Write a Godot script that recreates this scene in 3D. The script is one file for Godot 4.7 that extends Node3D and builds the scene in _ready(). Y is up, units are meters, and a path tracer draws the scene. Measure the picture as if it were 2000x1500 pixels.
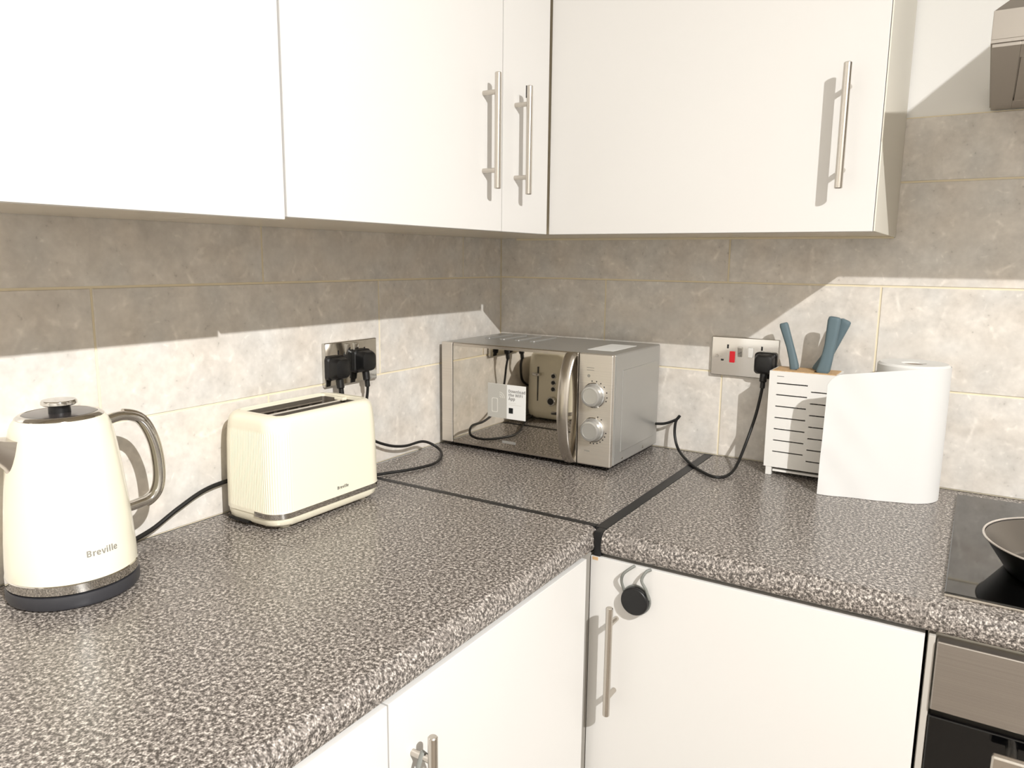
extends Node3D
# A fitted kitchen corner. Positions below are measured from the worktop surface: y = 0 is the worktop,
# which stands W above the floor; x = 0 is the left wall, z = 0 the back wall.

const W := 0.91
const CEIL := 1.62
const ROOM_X := 3.3
const ROOM_Z := 3.5
var M := {}
var used := {}
var rng := RandomNumberGenerator.new()

# ------------------------------------------------------------------ naming
func numbered(called: String) -> String:
	var n: int = used.get(called, 0)
	used[called] = n + 1
	return called if n == 0 else "%s_%03d" % [called, n]

func tag(o: Node3D, label: String, category := "", group := "", kind := "") -> Node3D:
	if label: o.set_meta("label", label)
	if category: o.set_meta("category", category)
	if group: o.set_meta("group", group)
	if kind: o.set_meta("kind", kind)
	return o

func thing(called: String, label: String, category: String, at := Vector3.ZERO, turn := 0.0, group := "") -> Node3D:
	var o := Node3D.new()
	o.name = numbered(called)
	add_child(o)
	o.position = at + Vector3(0, W, 0)
	o.rotation.y = turn
	tag(o, label, category, group)
	return o

func struct(called: String, label := "") -> Node3D:
	var o := Node3D.new()
	o.name = called
	add_child(o)
	o.position = Vector3(0, W, 0)
	o.set_meta("kind", "structure")
	if label: o.set_meta("label", label)
	return o

# ------------------------------------------------------------------ meshes (triangle soups)
func volume(s: PackedVector3Array) -> float:
	var t := 0.0
	for i in range(0, s.size(), 3): t += s[i].dot(s[i + 1].cross(s[i + 2]))
	return t

func orient(s: PackedVector3Array) -> PackedVector3Array:
	var mid := Vector3.ZERO
	for p in s: mid += p
	mid /= maxf(1.0, s.size())
	var t := 0.0
	for i in range(0, s.size(), 3): t += (s[i] - mid).dot((s[i + 1] - mid).cross(s[i + 2] - mid))
	if t > 0.0:
		for i in range(0, s.size(), 3):
			var k := s[i + 1]
			s[i + 1] = s[i + 2]
			s[i + 2] = k
	return s

func quad(s: PackedVector3Array, a: Vector3, b: Vector3, c: Vector3, d: Vector3) -> void:
	s.append(a); s.append(b); s.append(c)
	s.append(a); s.append(c); s.append(d)

func rbox(c: Vector3, size: Vector3, r := 0.0, n := 2) -> PackedVector3Array:
	var s := PackedVector3Array()
	var h := size / 2.0
	r = minf(r, minf(h.x, minf(h.y, h.z)) * 0.999)
	var lines := []
	for a in 3:
		var l := []
		if r <= 0.0:
			l = [-h[a], h[a]]
		else:
			for i in range(n, -1, -1): l.append(-(h[a] - r) - r * tan(PI / 4 * i / n))
			for i in range(0, n + 1): l.append((h[a] - r) + r * tan(PI / 4 * i / n))
		lines.append(l)
	var inner := h - Vector3(r, r, r)
	for a in 3:
		var b := (a + 1) % 3
		var e := (a + 2) % 3
		for sg in [-1.0, 1.0]:
			var grid := []
			for i in lines[b].size():
				var row := []
				for j in lines[e].size():
					var p := Vector3.ZERO
					p[a] = sg * h[a]
					p[b] = lines[b][i]
					p[e] = lines[e][j]
					if r > 0.0:
						var q := p.clamp(-inner, inner)
						p = q + (p - q).normalized() * r
					row.append(p + c)
				grid.append(row)
			for i in grid.size() - 1:
				for j in grid[0].size() - 1:
					if sg > 0: quad(s, grid[i][j], grid[i][j + 1], grid[i + 1][j + 1], grid[i + 1][j])
					else: quad(s, grid[i][j], grid[i + 1][j], grid[i + 1][j + 1], grid[i][j + 1])
	return s

# box from corner to corner
func bx(a: Vector3, b: Vector3, r := 0.0, n := 2) -> PackedVector3Array:
	return rbox((a + b) / 2, (b - a).abs(), r, n)

func loft(rings: Array, cap0 := true, cap1 := true) -> PackedVector3Array:
	var s := PackedVector3Array()
	var n: int = rings[0].size()
	for k in rings.size() - 1:
		var A: PackedVector3Array = rings[k]
		var B: PackedVector3Array = rings[k + 1]
		for i in n:
			var j := (i + 1) % n
			quad(s, A[i], A[j], B[j], B[i])
	for e in [[0, cap0], [rings.size() - 1, cap1]]:
		if not e[1]: continue
		var R: PackedVector3Array = rings[e[0]]
		var m := Vector3.ZERO
		for p in R: m += p
		m /= n
		for i in n:
			var j := (i + 1) % n
			if e[0] == 0: s.append(m); s.append(R[j]); s.append(R[i])
			else: s.append(m); s.append(R[i]); s.append(R[j])
	return orient(s)

func ring(r: float, y: float, seg := 48, cx := 0.0, cz := 0.0) -> PackedVector3Array:
	var o := PackedVector3Array()
	for i in seg:
		var a := TAU * i / seg
		o.append(Vector3(cx + r * cos(a), y, cz + r * sin(a)))
	return o

func lathe(profile: Array, seg := 48) -> PackedVector3Array:
	var rings := []
	for p in profile: rings.append(ring(maxf(p[0], 0.00001), p[1], seg))
	return loft(rings, true, true)

func rr_ring(hx: float, hz: float, r: float, n: int, y: float, cx := 0.0, cz := 0.0) -> PackedVector3Array:
	var o := PackedVector3Array()
	r = minf(r, minf(hx, hz) - 0.00001)
	var sx := [1, -1, -1, 1]
	var sz := [1, 1, -1, -1]
	for q in 4:
		for i in n + 1:
			var a := PI / 2 * (q + float(i) / n)
			o.append(Vector3(cx + sx[q] * (hx - r) + r * cos(a), y, cz + sz[q] * (hz - r) + r * sin(a)))
	return o

func catmull(pts: Array, n := 8) -> PackedVector3Array:
	var o := PackedVector3Array()
	for i in pts.size() - 1:
		var a: Vector3 = pts[maxi(i - 1, 0)]
		var b: Vector3 = pts[i]
		var c: Vector3 = pts[i + 1]
		var d: Vector3 = pts[mini(i + 2, pts.size() - 1)]
		for k in n:
			o.append(b.cubic_interpolate(c, a, d, float(k) / n))
	o.append(pts[-1])
	return o

# a round or flat tube along points; rx across (towards `side`), ry the other way
func tube(pts: PackedVector3Array, rx: float, ry := -1.0, seg := 10, side := Vector3.ZERO, taper := 1.0) -> PackedVector3Array:
	if ry < 0: ry = rx
	var rings := []
	var u := side
	for i in pts.size():
		var t := (pts[mini(i + 1, pts.size() - 1)] - pts[maxi(i - 1, 0)]).normalized()
		if u == Vector3.ZERO: u = (Vector3.UP if absf(t.y) < 0.9 else Vector3.RIGHT).cross(t)
		u = (u - t * u.dot(t)).normalized()
		var v := t.cross(u)
		var k := lerpf(1.0, taper, float(i) / (pts.size() - 1))
		var R := PackedVector3Array()
		for j in seg:
			var a := TAU * j / seg
			R.append(pts[i] + (u * cos(a) * rx + v * sin(a) * ry) * k)
		rings.append(R)
	return loft(rings)

func rod(a: Vector3, b: Vector3, r: float, seg := 16, bevel := 0.0) -> PackedVector3Array:
	var t := (b - a).normalized()
	var u := (Vector3.UP if absf(t.y) < 0.9 else Vector3.RIGHT).cross(t).normalized()
	var v := t.cross(u)
	var st := [[a, r - bevel], [a + t * bevel, r], [b - t * bevel, r], [b, r - bevel]] if bevel > 0 else [[a, r], [b, r]]
	var rings := []
	for e in st:
		var R := PackedVector3Array()
		for j in seg:
			var g := TAU * j / seg
			R.append(e[0] + (u * cos(g) + v * sin(g)) * e[1])
		rings.append(R)
	return loft(rings)

# an outline in the xy plane, pulled from z0 to z1
func prism(poly: PackedVector2Array, z0: float, z1: float) -> PackedVector3Array:
	var s := PackedVector3Array()
	var tri := Geometry2D.triangulate_polygon(poly)
	for k in range(0, tri.size(), 3):
		var a := poly[tri[k]]; var b := poly[tri[k + 1]]; var c := poly[tri[k + 2]]
		if (b - a).cross(c - a) < 0:
			var w := b
			b = c
			c = w
		s.append(Vector3(a.x, a.y, z1)); s.append(Vector3(b.x, b.y, z1)); s.append(Vector3(c.x, c.y, z1))
		s.append(Vector3(a.x, a.y, z0)); s.append(Vector3(c.x, c.y, z0)); s.append(Vector3(b.x, b.y, z0))
	var area := 0.0
	for i in poly.size(): area += poly[i].cross(poly[(i + 1) % poly.size()])
	for i in poly.size():
		var p := poly[i]
		var q := poly[(i + 1) % poly.size()]
		if area < 0:
			var w := p
			p = q
			q = w
		quad(s, Vector3(p.x, p.y, z0), Vector3(q.x, q.y, z0), Vector3(q.x, q.y, z1), Vector3(p.x, p.y, z1))
	return orient(s)

func moved(s: PackedVector3Array, t: Transform3D) -> PackedVector3Array:
	return t * s

func lettering(words: String, height: float, bold := false, depth := 0.0003) -> PackedVector3Array:
	var t := TextMesh.new()
	var f := SystemFont.new()
	f.font_names = PackedStringArray(["Droid Sans"])
	if bold: f.font_weight = 700
	t.font = f
	t.text = words
	t.font_size = 48
	t.pixel_size = height / 36.0
	t.depth = depth
	t.curve_step = 1.0
	var s := PackedVector3Array()
	for n in t.get_surface_count():
		var arr := t.surface_get_arrays(n)
		var vs: PackedVector3Array = arr[Mesh.ARRAY_VERTEX]
		var ix = arr[Mesh.ARRAY_INDEX]
		if ix == null or ix.size() == 0:
			s.append_array(vs)
		else:
			for i in ix: s.append(vs[i])
	return s

func mesh_of(s: PackedVector3Array, smooth := 40.0) -> ArrayMesh:
	var n := s.size() / 3
	var fn := PackedVector3Array()
	fn.resize(n)
	var at := {}
	var keys := []
	keys.resize(s.size())
	for f in n:
		fn[f] = (s[f * 3 + 2] - s[f * 3]).cross(s[f * 3 + 1] - s[f * 3])
		for k in 3:
			var key := Vector3i((s[f * 3 + k] * 50000.0).round())
			keys[f * 3 + k] = key
			if at.has(key): at[key].append(f)
			else: at[key] = [f]
	var unit := PackedVector3Array()
	for f in n: unit.append(fn[f].normalized())
	var lim := cos(deg_to_rad(smooth))
	var nm := PackedVector3Array()
	nm.resize(s.size())
	for c in s.size():
		var me := unit[c / 3]
		var t := Vector3.ZERO
		for f in at[keys[c]]:
			if unit[f].dot(me) > lim: t += fn[f]
		nm[c] = t.normalized() if t.length() > 0 else me
	var arr := []
	arr.resize(Mesh.ARRAY_MAX)
	arr[Mesh.ARRAY_VERTEX] = s
	arr[Mesh.ARRAY_NORMAL] = nm
	var m := ArrayMesh.new()
	m.add_surface_from_arrays(Mesh.PRIMITIVE_TRIANGLES, arr)
	return m

func part(parent: Node3D, called: String, s: PackedVector3Array, m: Material, label := "", smooth := 40.0) -> MeshInstance3D:
	var o := MeshInstance3D.new()
	o.name = called
	o.mesh = mesh_of(s, smooth)
	o.material_override = m
	parent.add_child(o, true)
	if label: o.set_meta("label", label)
	return o

# ------------------------------------------------------------------ materials
func mat(called: String, c: Color, rough := 0.5, metal := 0.0) -> StandardMaterial3D:
	var m := StandardMaterial3D.new()
	m.resource_name = called
	m.albedo_color = c
	m.roughness = rough
	m.metallic = metal
	M[called] = m
	return m

func noise_bytes(size: int, freq: float, octaves: int, sd: int, type := FastNoiseLite.TYPE_SIMPLEX_SMOOTH, fractal := FastNoiseLite.FRACTAL_FBM) -> PackedByteArray:
	var f := FastNoiseLite.new()
	f.seed = sd
	f.noise_type = type
	f.frequency = freq
	f.fractal_type = fractal if octaves > 1 else FastNoiseLite.FRACTAL_NONE
	f.fractal_octaves = octaves
	var im := f.get_seamless_image(size, size, false, false, 0.12, true)
	im.convert(Image.FORMAT_L8)
	return im.get_data()

func texture(size: int, data: PackedByteArray) -> ImageTexture:
	return ImageTexture.create_from_image(Image.create_from_data(size, size, false, Image.FORMAT_RGB8, data))

func worktop_texture() -> ImageTexture:
	# printed stone laminate: flakes of five tones, in loose clusters
	var n := 1024
	var a := noise_bytes(n, 0.062, 2, 11)
	var b := noise_bytes(n, 0.034, 2, 23)
	var c := noise_bytes(n, 0.15, 1, 31)
	var g := noise_bytes(n, 0.09, 2, 37, FastNoiseLite.TYPE_CELLULAR)
	var out := PackedByteArray()
	out.resize(n * n * 3)
	var tones := [[71, 66, 62], [104, 98, 93], [132, 125, 119], [159, 151, 144], [203, 195, 187]]
	for i in n * n:
		var v := a[i] * 0.48 + c[i] * 0.26 + b[i] * 0.12 + g[i] * 0.14
		var f := clampf((v - 84.0) / 21.0, 0.0, 3.999)
		var k := int(f)
		var r := f - k
		# flakes have fairly crisp edges
		r = clampf((r - 0.55) / 0.45, 0.0, 1.0)
		for h in 3: out[i * 3 + h] = int(lerpf(tones[k][h], tones[k + 1][h], r))
	return texture(n, out)

func tile_texture() -> ImageTexture:
	# grey stone print: soft clouds, pale wispy veins that come and go, a few pits
	var n := 1024
	var a := noise_bytes(n, 0.009, 5, 3)
	var b := noise_bytes(n, 0.0075, 4, 5, FastNoiseLite.TYPE_SIMPLEX_SMOOTH, FastNoiseLite.FRACTAL_RIDGED)
	var c := noise_bytes(n, 0.05, 3, 7)
	var d := noise_bytes(n, 0.022, 4, 9)
	var e := noise_bytes(n, 0.006, 2, 13)
	var r2 := noise_bytes(n, 0.014, 3, 17, FastNoiseLite.TYPE_SIMPLEX_SMOOTH, FastNoiseLite.FRACTAL_RIDGED)
	var out := PackedByteArray()
	out.resize(n * n * 3)
	for i in n * n:
		var v := (a[i] - 128) * 0.085 + (c[i] - 128) * 0.045 + (d[i] - 128) * 0.065
		var on := clampf((e[i] - 105) / 60.0, 0, 1)
		if b[i] > 188: v += (b[i] - 188) * 0.34 * on
		if r2[i] > 205: v += (r2[i] - 205) * 0.40 * (1.0 - on) * clampf((d[i] - 90) / 70.0, 0, 1)
		if c[i] < 58 and d[i] < 104: v -= (58 - c[i]) * 0.6
		var w := (e[i] - 128) * 0.022
		out[i * 3] = clampi(int(222 + v + w), 0, 255)
		out[i * 3 + 1] = clampi(int(216 + v), 0, 255)
		out[i * 3 + 2] = clampi(int(208 + v - w), 0, 255)
	return texture(n, out)

func brushed_texture() -> ImageTexture:
	var n := 512
	var out := PackedByteArray()
	out.resize(n * n * 3)
	var r := RandomNumberGenerator.new()
	r.seed = 77
	for y in n:
		var v := 236 + r.randi_range(-7, 7)
		for x in n:
			var k := clampi(v + r.randi_range(-4, 4), 0, 255)
			var i := (y * n + x) * 3
			out[i] = k; out[i + 1] = k; out[i + 2] = k
	return texture(n, out)

func wood_texture() -> ImageTexture:
	var n := 256
	var a := noise_bytes(n, 0.03, 3, 51)
	var out := PackedByteArray()
	out.resize(n * n * 3)
	for y in n:
		for x in n:
			var g := sin((y + (a[y * n + x] - 128) * 0.12) * TAU / 11.0) * 10.0
			var i := (y * n + x) * 3
			out[i] = clampi(int(205 + g), 0, 255)
			out[i + 1] = clampi(int(168 + g), 0, 255)
			out[i + 2] = clampi(int(122 + g * 0.8), 0, 255)
	return texture(n, out)

func triplanar(m: StandardMaterial3D, per_metre: float, in_world := true) -> void:
	m.uv1_triplanar = true
	m.uv1_world_triplanar = in_world
	m.uv1_triplanar_sharpness = 8.0
	m.uv1_scale = Vector3.ONE * per_metre

func make_materials() -> void:
	mat("white_laminate", Color(0.84, 0.83, 0.815), 0.42)
	mat("white_edge", Color(0.87, 0.85, 0.80), 0.5)
	mat("cabinet_underside", Color(0.86, 0.82, 0.74), 0.16)
	mat("wall_paint", Color(0.955, 0.95, 0.938), 0.8)
	mat("ceiling_paint", Color(0.95, 0.94, 0.92), 0.85)
	mat("floor_vinyl", Color(0.50, 0.465, 0.425), 0.5)
	mat("far_wall_paint", Color(0.755, 0.74, 0.715), 0.85)
	mat("grout", Color(0.93, 0.885, 0.775), 0.85)
	mat("post_grey", Color(0.70, 0.68, 0.65), 0.5)
	mat("joint_metal", Color(0.13, 0.13, 0.135), 0.4, 0.3)
	mat("cream_enamel", Color(0.95, 0.93, 0.85), 0.22)
	M.cream_enamel.clearcoat_enabled = true
	M.cream_enamel.clearcoat = 0.4
	M.cream_enamel.clearcoat_roughness = 0.1
	mat("cream_plastic", Color(0.95, 0.925, 0.84), 0.3)
	mat("chrome", Color(0.80, 0.79, 0.77), 0.06, 1.0)
	mat("satin_steel", Color(0.78, 0.755, 0.72), 0.26, 1.0)
	mat("silver_print", Color(0.60, 0.585, 0.555), 0.45, 0.3)
	mat("dark_print", Color(0.16, 0.155, 0.15), 0.6)
	mat("grey_print", Color(0.55, 0.54, 0.53), 0.7)
	mat("pale_print", Color(0.86, 0.85, 0.82), 0.7)
	mat("card_grey", Color(0.74, 0.73, 0.70), 0.6)
	mat("card_white", Color(0.94, 0.94, 0.93), 0.6)
	mat("badge_black", Color(0.03, 0.06, 0.075), 0.5)
	mat("charcoal_plastic", Color(0.21, 0.21, 0.225), 0.38)
	mat("lid_grey", Color(0.33, 0.31, 0.31), 0.22, 0.5)
	mat("black_plastic", Color(0.055, 0.055, 0.06), 0.38)
	mat("cord_black", Color(0.075, 0.07, 0.065), 0.5)
	mat("mirror_glass", Color(0.83, 0.81, 0.775), 0.025, 1.0)
	mat("silver_paint", Color(0.69, 0.685, 0.67), 0.3, 0.5)
	mat("silver_plastic", Color(0.74, 0.735, 0.72), 0.3, 0.6)
	mat("slot_steel", Color(0.52, 0.49, 0.45), 0.45, 0.7)
	mat("divider_grey", Color(0.80, 0.77, 0.72), 0.5)
	mat("slot_metal", Color(0.62, 0.58, 0.53), 0.4, 0.7)
	mat("red_switch", Color(0.82, 0.05, 0.13), 0.3)
	mat("white_plastic", Color(0.93, 0.92, 0.90), 0.35)
	mat("knife_grip", Color(0.38, 0.455, 0.485), 0.55)
	mat("blade_steel", Color(0.7, 0.7, 0.7), 0.2, 1.0)
	mat("strap_grey", Color(0.47, 0.475, 0.455), 0.6)
	mat("hob_glass", Color(0.022, 0.021, 0.02), 0.04)
	M.hob_glass.metallic_specular = 0.7
	mat("oven_glass", Color(0.016, 0.017, 0.02), 0.06)
	mat("pan_coating", Color(0.44, 0.415, 0.385), 0.30, 0.55)
	mat("pan_outside", Color(0.02, 0.02, 0.02), 0.3)
	mat("pan_rim", Color(0.86, 0.83, 0.80), 0.3, 0.7)
	mat("hood_steel", Color(0.67, 0.645, 0.615), 0.40, 0.95)
	mat("chip_wood", Color(0.80, 0.66, 0.50), 0.8)
	mat("worktop", Color(1, 1, 1), 0.27)
	M.worktop.albedo_texture = worktop_texture()
	triplanar(M.worktop, 2.45)
	mat("tile", Color(1, 1, 1), 0.34)
	M.tile.albedo_texture = tile_texture()
	mat("brushed_steel", Color(0.93, 0.905, 0.87), 0.36, 0.85)
	M.brushed_steel.albedo_texture = brushed_texture()
	triplanar(M.brushed_steel, 8.0)
	mat("panel_steel", Color(0.70, 0.67, 0.64), 0.34, 0.9)
	M.panel_steel.albedo_texture = M.brushed_steel.albedo_texture
	triplanar(M.panel_steel, 8.0)
	mat("paper", Color(0.885, 0.88, 0.87), 0.9)
	mat("roll_end", Color(0.88, 0.875, 0.86), 0.95)
	mat("cardboard", Color(0.55, 0.48, 0.40), 0.9)
	mat("bamboo", Color(1, 1, 1), 0.55)
	M.bamboo.albedo_texture = wood_texture()
	triplanar(M.bamboo, 6.0)
	var g := mat("lamp_lens", Color(1, 0.97, 0.9), 0.5)
	g.emission_enabled = true
	g.emission = Color(1.0, 0.93, 0.82)
	g.emission_energy_multiplier = 6.0

# ------------------------------------------------------------------ camera, light, exposure
func make_view() -> void:
	var cam := Camera3D.new()
	cam.name = "camera"
	var yaw := 0.5585
	var pitch := -0.1652
	var roll := 0.0103
	var fw := Vector3(-sin(yaw) * cos(pitch), sin(pitch), -cos(yaw) * cos(pitch))
	var rt := fw.cross(Vector3.UP).normalized()
	var up := rt.cross(fw)
	var rx := rt * cos(roll) + up * sin(roll)
	var uy := up * cos(roll) - rt * sin(roll)
	cam.transform = Transform3D(Basis(rx, uy, -fw), Vector3(1.0789, 0.4395 + W, 1.6659))
	cam.fov = 54.399
	cam.near = 0.02
	cam.far = 50.0
	add_child(cam)
	cam.current = true
	var we := WorldEnvironment.new()
	we.name = "world_environment"
	var e := Environment.new()
	e.background_mode = Environment.BG_COLOR
	e.background_color = Color.BLACK
	e.tonemap_mode = Environment.TONE_MAPPER_LINEAR
	e.tonemap_exposure = 1.0
	e.sdfgi_enabled = true
	e.ssao_enabled = true
	e.ssil_enabled = true
	we.environment = e
	add_child(we)

func spotlight(at: Vector3, aim: Vector3, energy: float, label: String) -> void:
	# a small ceiling spotlight: base plate, arm and a tilted can whose glowing lens carries the light
	var t := thing("ceiling_spotlight", label, "lamp", at)
	part(t, "base_plate", lathe([[0, -0.008], [0.034, -0.008], [0.036, -0.006], [0.036, 0.0], [0, 0.0]], 32), M.satin_steel)
	var turn := Basis.looking_at(aim, Vector3(0, 0, 1))
	var head := Transform3D(turn * Basis(Vector3(1, 0, 0), PI / 2), Vector3(0, -0.030, 0))
	part(t, "can", moved(lathe_open([[0.0, 0.018], [0.020, 0.018], [0.024, 0.012], [0.024, -0.014], [0.0215, -0.014], [0.0215, 0.006], [0.0, 0.006]], 32), head), M.satin_steel)
	part(t, "arm", rod(Vector3(0, -0.007, 0), Vector3(0, -0.016, 0), 0.006, 12), M.satin_steel)
	part(t, "lamp_lens", moved(lathe([[0, -0.0105], [0.0212, -0.0105], [0.0212, -0.0085], [0, -0.0085]], 32), head), M.lamp_lens)
	var l := AreaLight3D.new()
	l.name = "light"
	l.area_size = Vector2(0.03, 0.03)
	l.area_normalize_energy = true
	l.light_color = Color(1.0, 0.998, 0.992)
	l.light_energy = energy
	l.area_range = 12.0
	l.area_attenuation = 2.0
	l.shadow_enabled = true
	t.add_child(l)
	l.basis = turn
	l.position = Vector3(0, -0.030, 0) + aim.normalized() * 0.0155

# ------------------------------------------------------------------ the room
func tile_mesh(w: float, h: float, across: Vector3, out: Vector3) -> ArrayMesh:
	# a tile of w x h, 7 mm thick, face towards `out`, bevelled edges, its own cut of the stone print
	var d := 0.007
	var b := 0.0008
	var st := SurfaceTool.new()
	st.begin(Mesh.PRIMITIVE_TRIANGLES)
	var off := Vector2(rng.randf(), rng.randf())
	var P := func(u: float, v: float, t: float) -> Vector3: return across * u + Vector3.UP * v - out * t
	var put := func(pts: Array, nrm: Vector3) -> void:
		var q := []
		for p in pts: q.append(P.call(p[0], p[1], p[2]))
		var g: Vector3 = (q[2] - q[0]).cross(q[1] - q[0])
		var order := [0, 1, 2, 0, 2, 3] if g.dot(nrm) > 0 else [0, 2, 1, 0, 3, 2]
		for k in order:
			st.set_normal(nrm)
			st.set_uv(Vector2(pts[k][0], pts[k][1]) / 0.78 + off)
			st.add_vertex(q[k])
	put.call([[b, b, 0], [w - b, b, 0], [w - b, h - b, 0], [b, h - b, 0]], out)
	put.call([[0, 0, b], [w, 0, b], [w - b, b, 0], [b, b, 0]], (out - Vector3.UP).normalized())
	put.call([[0, h, b], [w, h, b], [w - b, h - b, 0], [b, h - b, 0]], (out + Vector3.UP).normalized())
	put.call([[0, 0, b], [0, h, b], [b, h - b, 0], [b, b, 0]], (out - across).normalized())
	put.call([[w, 0, b], [w, h, b], [w - b, h - b, 0], [w - b, b, 0]], (out + across).normalized())
	put.call([[0, 0, b], [w, 0, b], [w, 0, d], [0, 0, d]], -Vector3.UP)
	put.call([[0, h, b], [w, h, b], [w, h, d], [0, h, d]], Vector3.UP)
	put.call([[0, 0, b], [0, h, b], [0, h, d], [0, 0, d]], -across)
	put.call([[w, 0, b], [w, h, b], [w, h, d], [w, 0, d]], across)
	return st.commit()

func tiles(wall: Node3D, across: Vector3, out: Vector3, length: float, rows: Array) -> void:
	for r in rows:
		var y0: float = r[0]
		var y1: float = r[1]
		var edges := [0.0015]
		var u: float = r[2]
		while u < length:
			edges.append(u)
			u += 0.603
		edges.append(length)
		for i in edges.size() - 1:
			var a: float = edges[i] + (0.0018 if i > 0 else 0.0)
			var b: float = edges[i + 1] - 0.0018
			if b - a < 0.01: continue
			var o := MeshInstance3D.new()
			o.name = "tile"
			o.mesh = tile_mesh(b - a, y1 - y0 - 0.0036, across, out)
			o.material_override = M.tile
			wall.add_child(o, true)
			o.position = across * a + Vector3.UP * (y0 + 0.0018)

func make_room() -> void:
	var fl := struct("floor", "brown vinyl floor")
	part(fl, "floor_slab", bx(Vector3(-0.12, -W - 0.1, -0.12), Vector3(ROOM_X + 0.1, -W, ROOM_Z + 0.1)), M.floor_vinyl)
	var ce := struct("ceiling", "white painted ceiling")
	part(ce, "ceiling_slab", bx(Vector3(-0.12, CEIL, -0.12), Vector3(ROOM_X + 0.1, CEIL + 0.1, ROOM_Z + 0.1)), M.ceiling_paint)
	var wl := struct("wall_left", "left wall with grey stone-look tiles above the worktop")
	part(wl, "plaster", bx(Vector3(-0.12, -W, -0.12), Vector3(-0.0072, CEIL, ROOM_Z)), M.wall_paint)
	part(wl, "grout_bed", bx(Vector3(-0.0072, 0.0, -0.004), Vector3(-0.0016, 0.714, 2.4)), M.grout)
	tiles(wl, Vector3(0, 0, 1), Vector3(1, 0, 0), 2.4, [[0.0, 0.1937, 0.1675], [0.1937, 0.394, 0.472], [0.394, 0.5945, 0.1675], [0.5945, 0.714, 0.472]])
	var wb := struct("wall_back", "back wall, grey stone-look tiles below and white paint above")
	part(wb, "plaster", bx(Vector3(-0.0072, -W, -0.12), Vector3(ROOM_X, CEIL, -0.0072)), M.wall_paint)
	part(wb, "grout_bed", bx(Vector3(-0.004, 0.0, -0.0072), Vector3(2.4, 0.7142, -0.0016)), M.grout)
	tiles(wb, Vector3(1, 0, 0), Vector3(0, 0, 1), 2.4, [[0.0, 0.1937, 0.596], [0.1937, 0.394, 0.3024], [0.394, 0.5945, 0.598], [0.5945, 0.714, 0.3024]])
	var wr := struct("wall_right", "plain beige wall on the right")
	part(wr, "plaster", bx(Vector3(ROOM_X, -W, -0.12), Vector3(ROOM_X + 0.1, CEIL, ROOM_Z + 0.1)), M.far_wall_paint)
	var wf := struct("wall_front", "plain beige wall opposite the back wall")
	part(wf, "plaster", bx(Vector3(-0.12, -W, ROOM_Z), Vector3(ROOM_X, CEIL, ROOM_Z + 0.1)), M.far_wall_paint)

# ------------------------------------------------------------------ worktops
func worktop_profile(depth: float) -> PackedVector2Array:
	# across (x) and height (y): square at the wall, rolled front edge
	var p := PackedVector2Array([Vector2(0.003, -0.038), Vector2(0.003, 0.0)])
	var r := 0.018
	for i in 7:
		var a := PI / 2 - PI / 2 * i / 6.0
		p.append(Vector2(depth - r + r * cos(a), -r + r * sin(a)))
	for i in 4:
		var a := -PI / 2 * i / 3.0
		p.append(Vector2(depth - 0.010 + 0.010 * cos(a), -0.028 + 0.010 * sin(a)))
	return p

func make_worktops() -> void:
	var t := thing("worktop", "speckled grey worktop carrying the kettle and toaster, along the left wall", "worktop", Vector3(0, -0.038, 0), 0.0, "speckled worktops")
	var pr := prism(worktop_profile(0.5735), 0.0, 1.82)
	# profile x stays x; pulled along z
	part(t, "slab", moved(pr, Transform3D(Basis(), Vector3(0, 0.038, 0.578))), M.worktop)
	t = thing("worktop", "square corner piece of speckled grey worktop under the microwave", "worktop", Vector3(0, -0.038, 0), 0.0, "speckled worktops")
	part(t, "slab", bx(Vector3(0.003, 0, 0.003), Vector3(0.5665, 0.038, 0.5635), 0.0015, 1), M.worktop)
	t = thing("worktop", "speckled grey worktop holding the hob and kitchen roll, along the back wall", "worktop", Vector3(0, -0.038, 0), 0.0, "speckled worktops")
	pr = prism(worktop_profile(0.600), 0.0, 1.7)
	# turn so that the profile's depth runs along z and the length along +x
	part(t, "slab", moved(pr, Transform3D(Basis(Vector3(0, 0, 1), Vector3(0, 1, 0), Vector3(1, 0, 0)), Vector3(0.588, 0.038, 0))), M.worktop)
	var j := thing("joint_strip", "thin black joint strip between the kettle worktop and the corner piece", "joint strip", Vector3(0, -0.038, 0), 0.0, "black worktop joint strips")
	part(j, "strip", bx(Vector3(0.003, 0, 0.5642), Vector3(0.566, 0.0385, 0.5775), 0.0006, 1), M.joint_metal)
	j = thing("joint_strip", "black joint strip running from the back wall to the inner worktop corner", "joint strip", Vector3(0, -0.038, 0), 0.0, "black worktop joint strips")
	part(j, "strip", bx(Vector3(0.567, 0, 0.003), Vector3(0.5872, 0.0385, 0.5775), 0.0006, 1), M.joint_metal)
	part(j, "end_cap", bx(Vector3(0.5738, -0.003, 0.5775), Vector3(0.5872, 0.0382, 0.5975), 0.0012, 1), M.joint_metal)

# ------------------------------------------------------------------ cabinets
# a bar handle on a door; pos = bar centre on the door face, out = door normal
func bar_handle(parent: Node3D, pos: Vector3, out: Vector3, length := 0.19, gap := 0.128, r := 0.0058) -> void:
	var h := Node3D.new()
	h.name = "handle"
	parent.add_child(h, true)
	h.set_meta("label", "brushed steel bar handle")
	var c := pos + out * 0.030
	part(h, "bar", rod(c - Vector3.UP * length / 2, c + Vector3.UP * length / 2, r, 20, 0.0012), M.satin_steel)
	for sg in [-1.0, 1.0]:
		var p: Vector3 = pos + Vector3.UP * gap / 2 * sg
		part(h, "post", rod(p, p + out * 0.030, 0.0042, 14), M.satin_steel)

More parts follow.
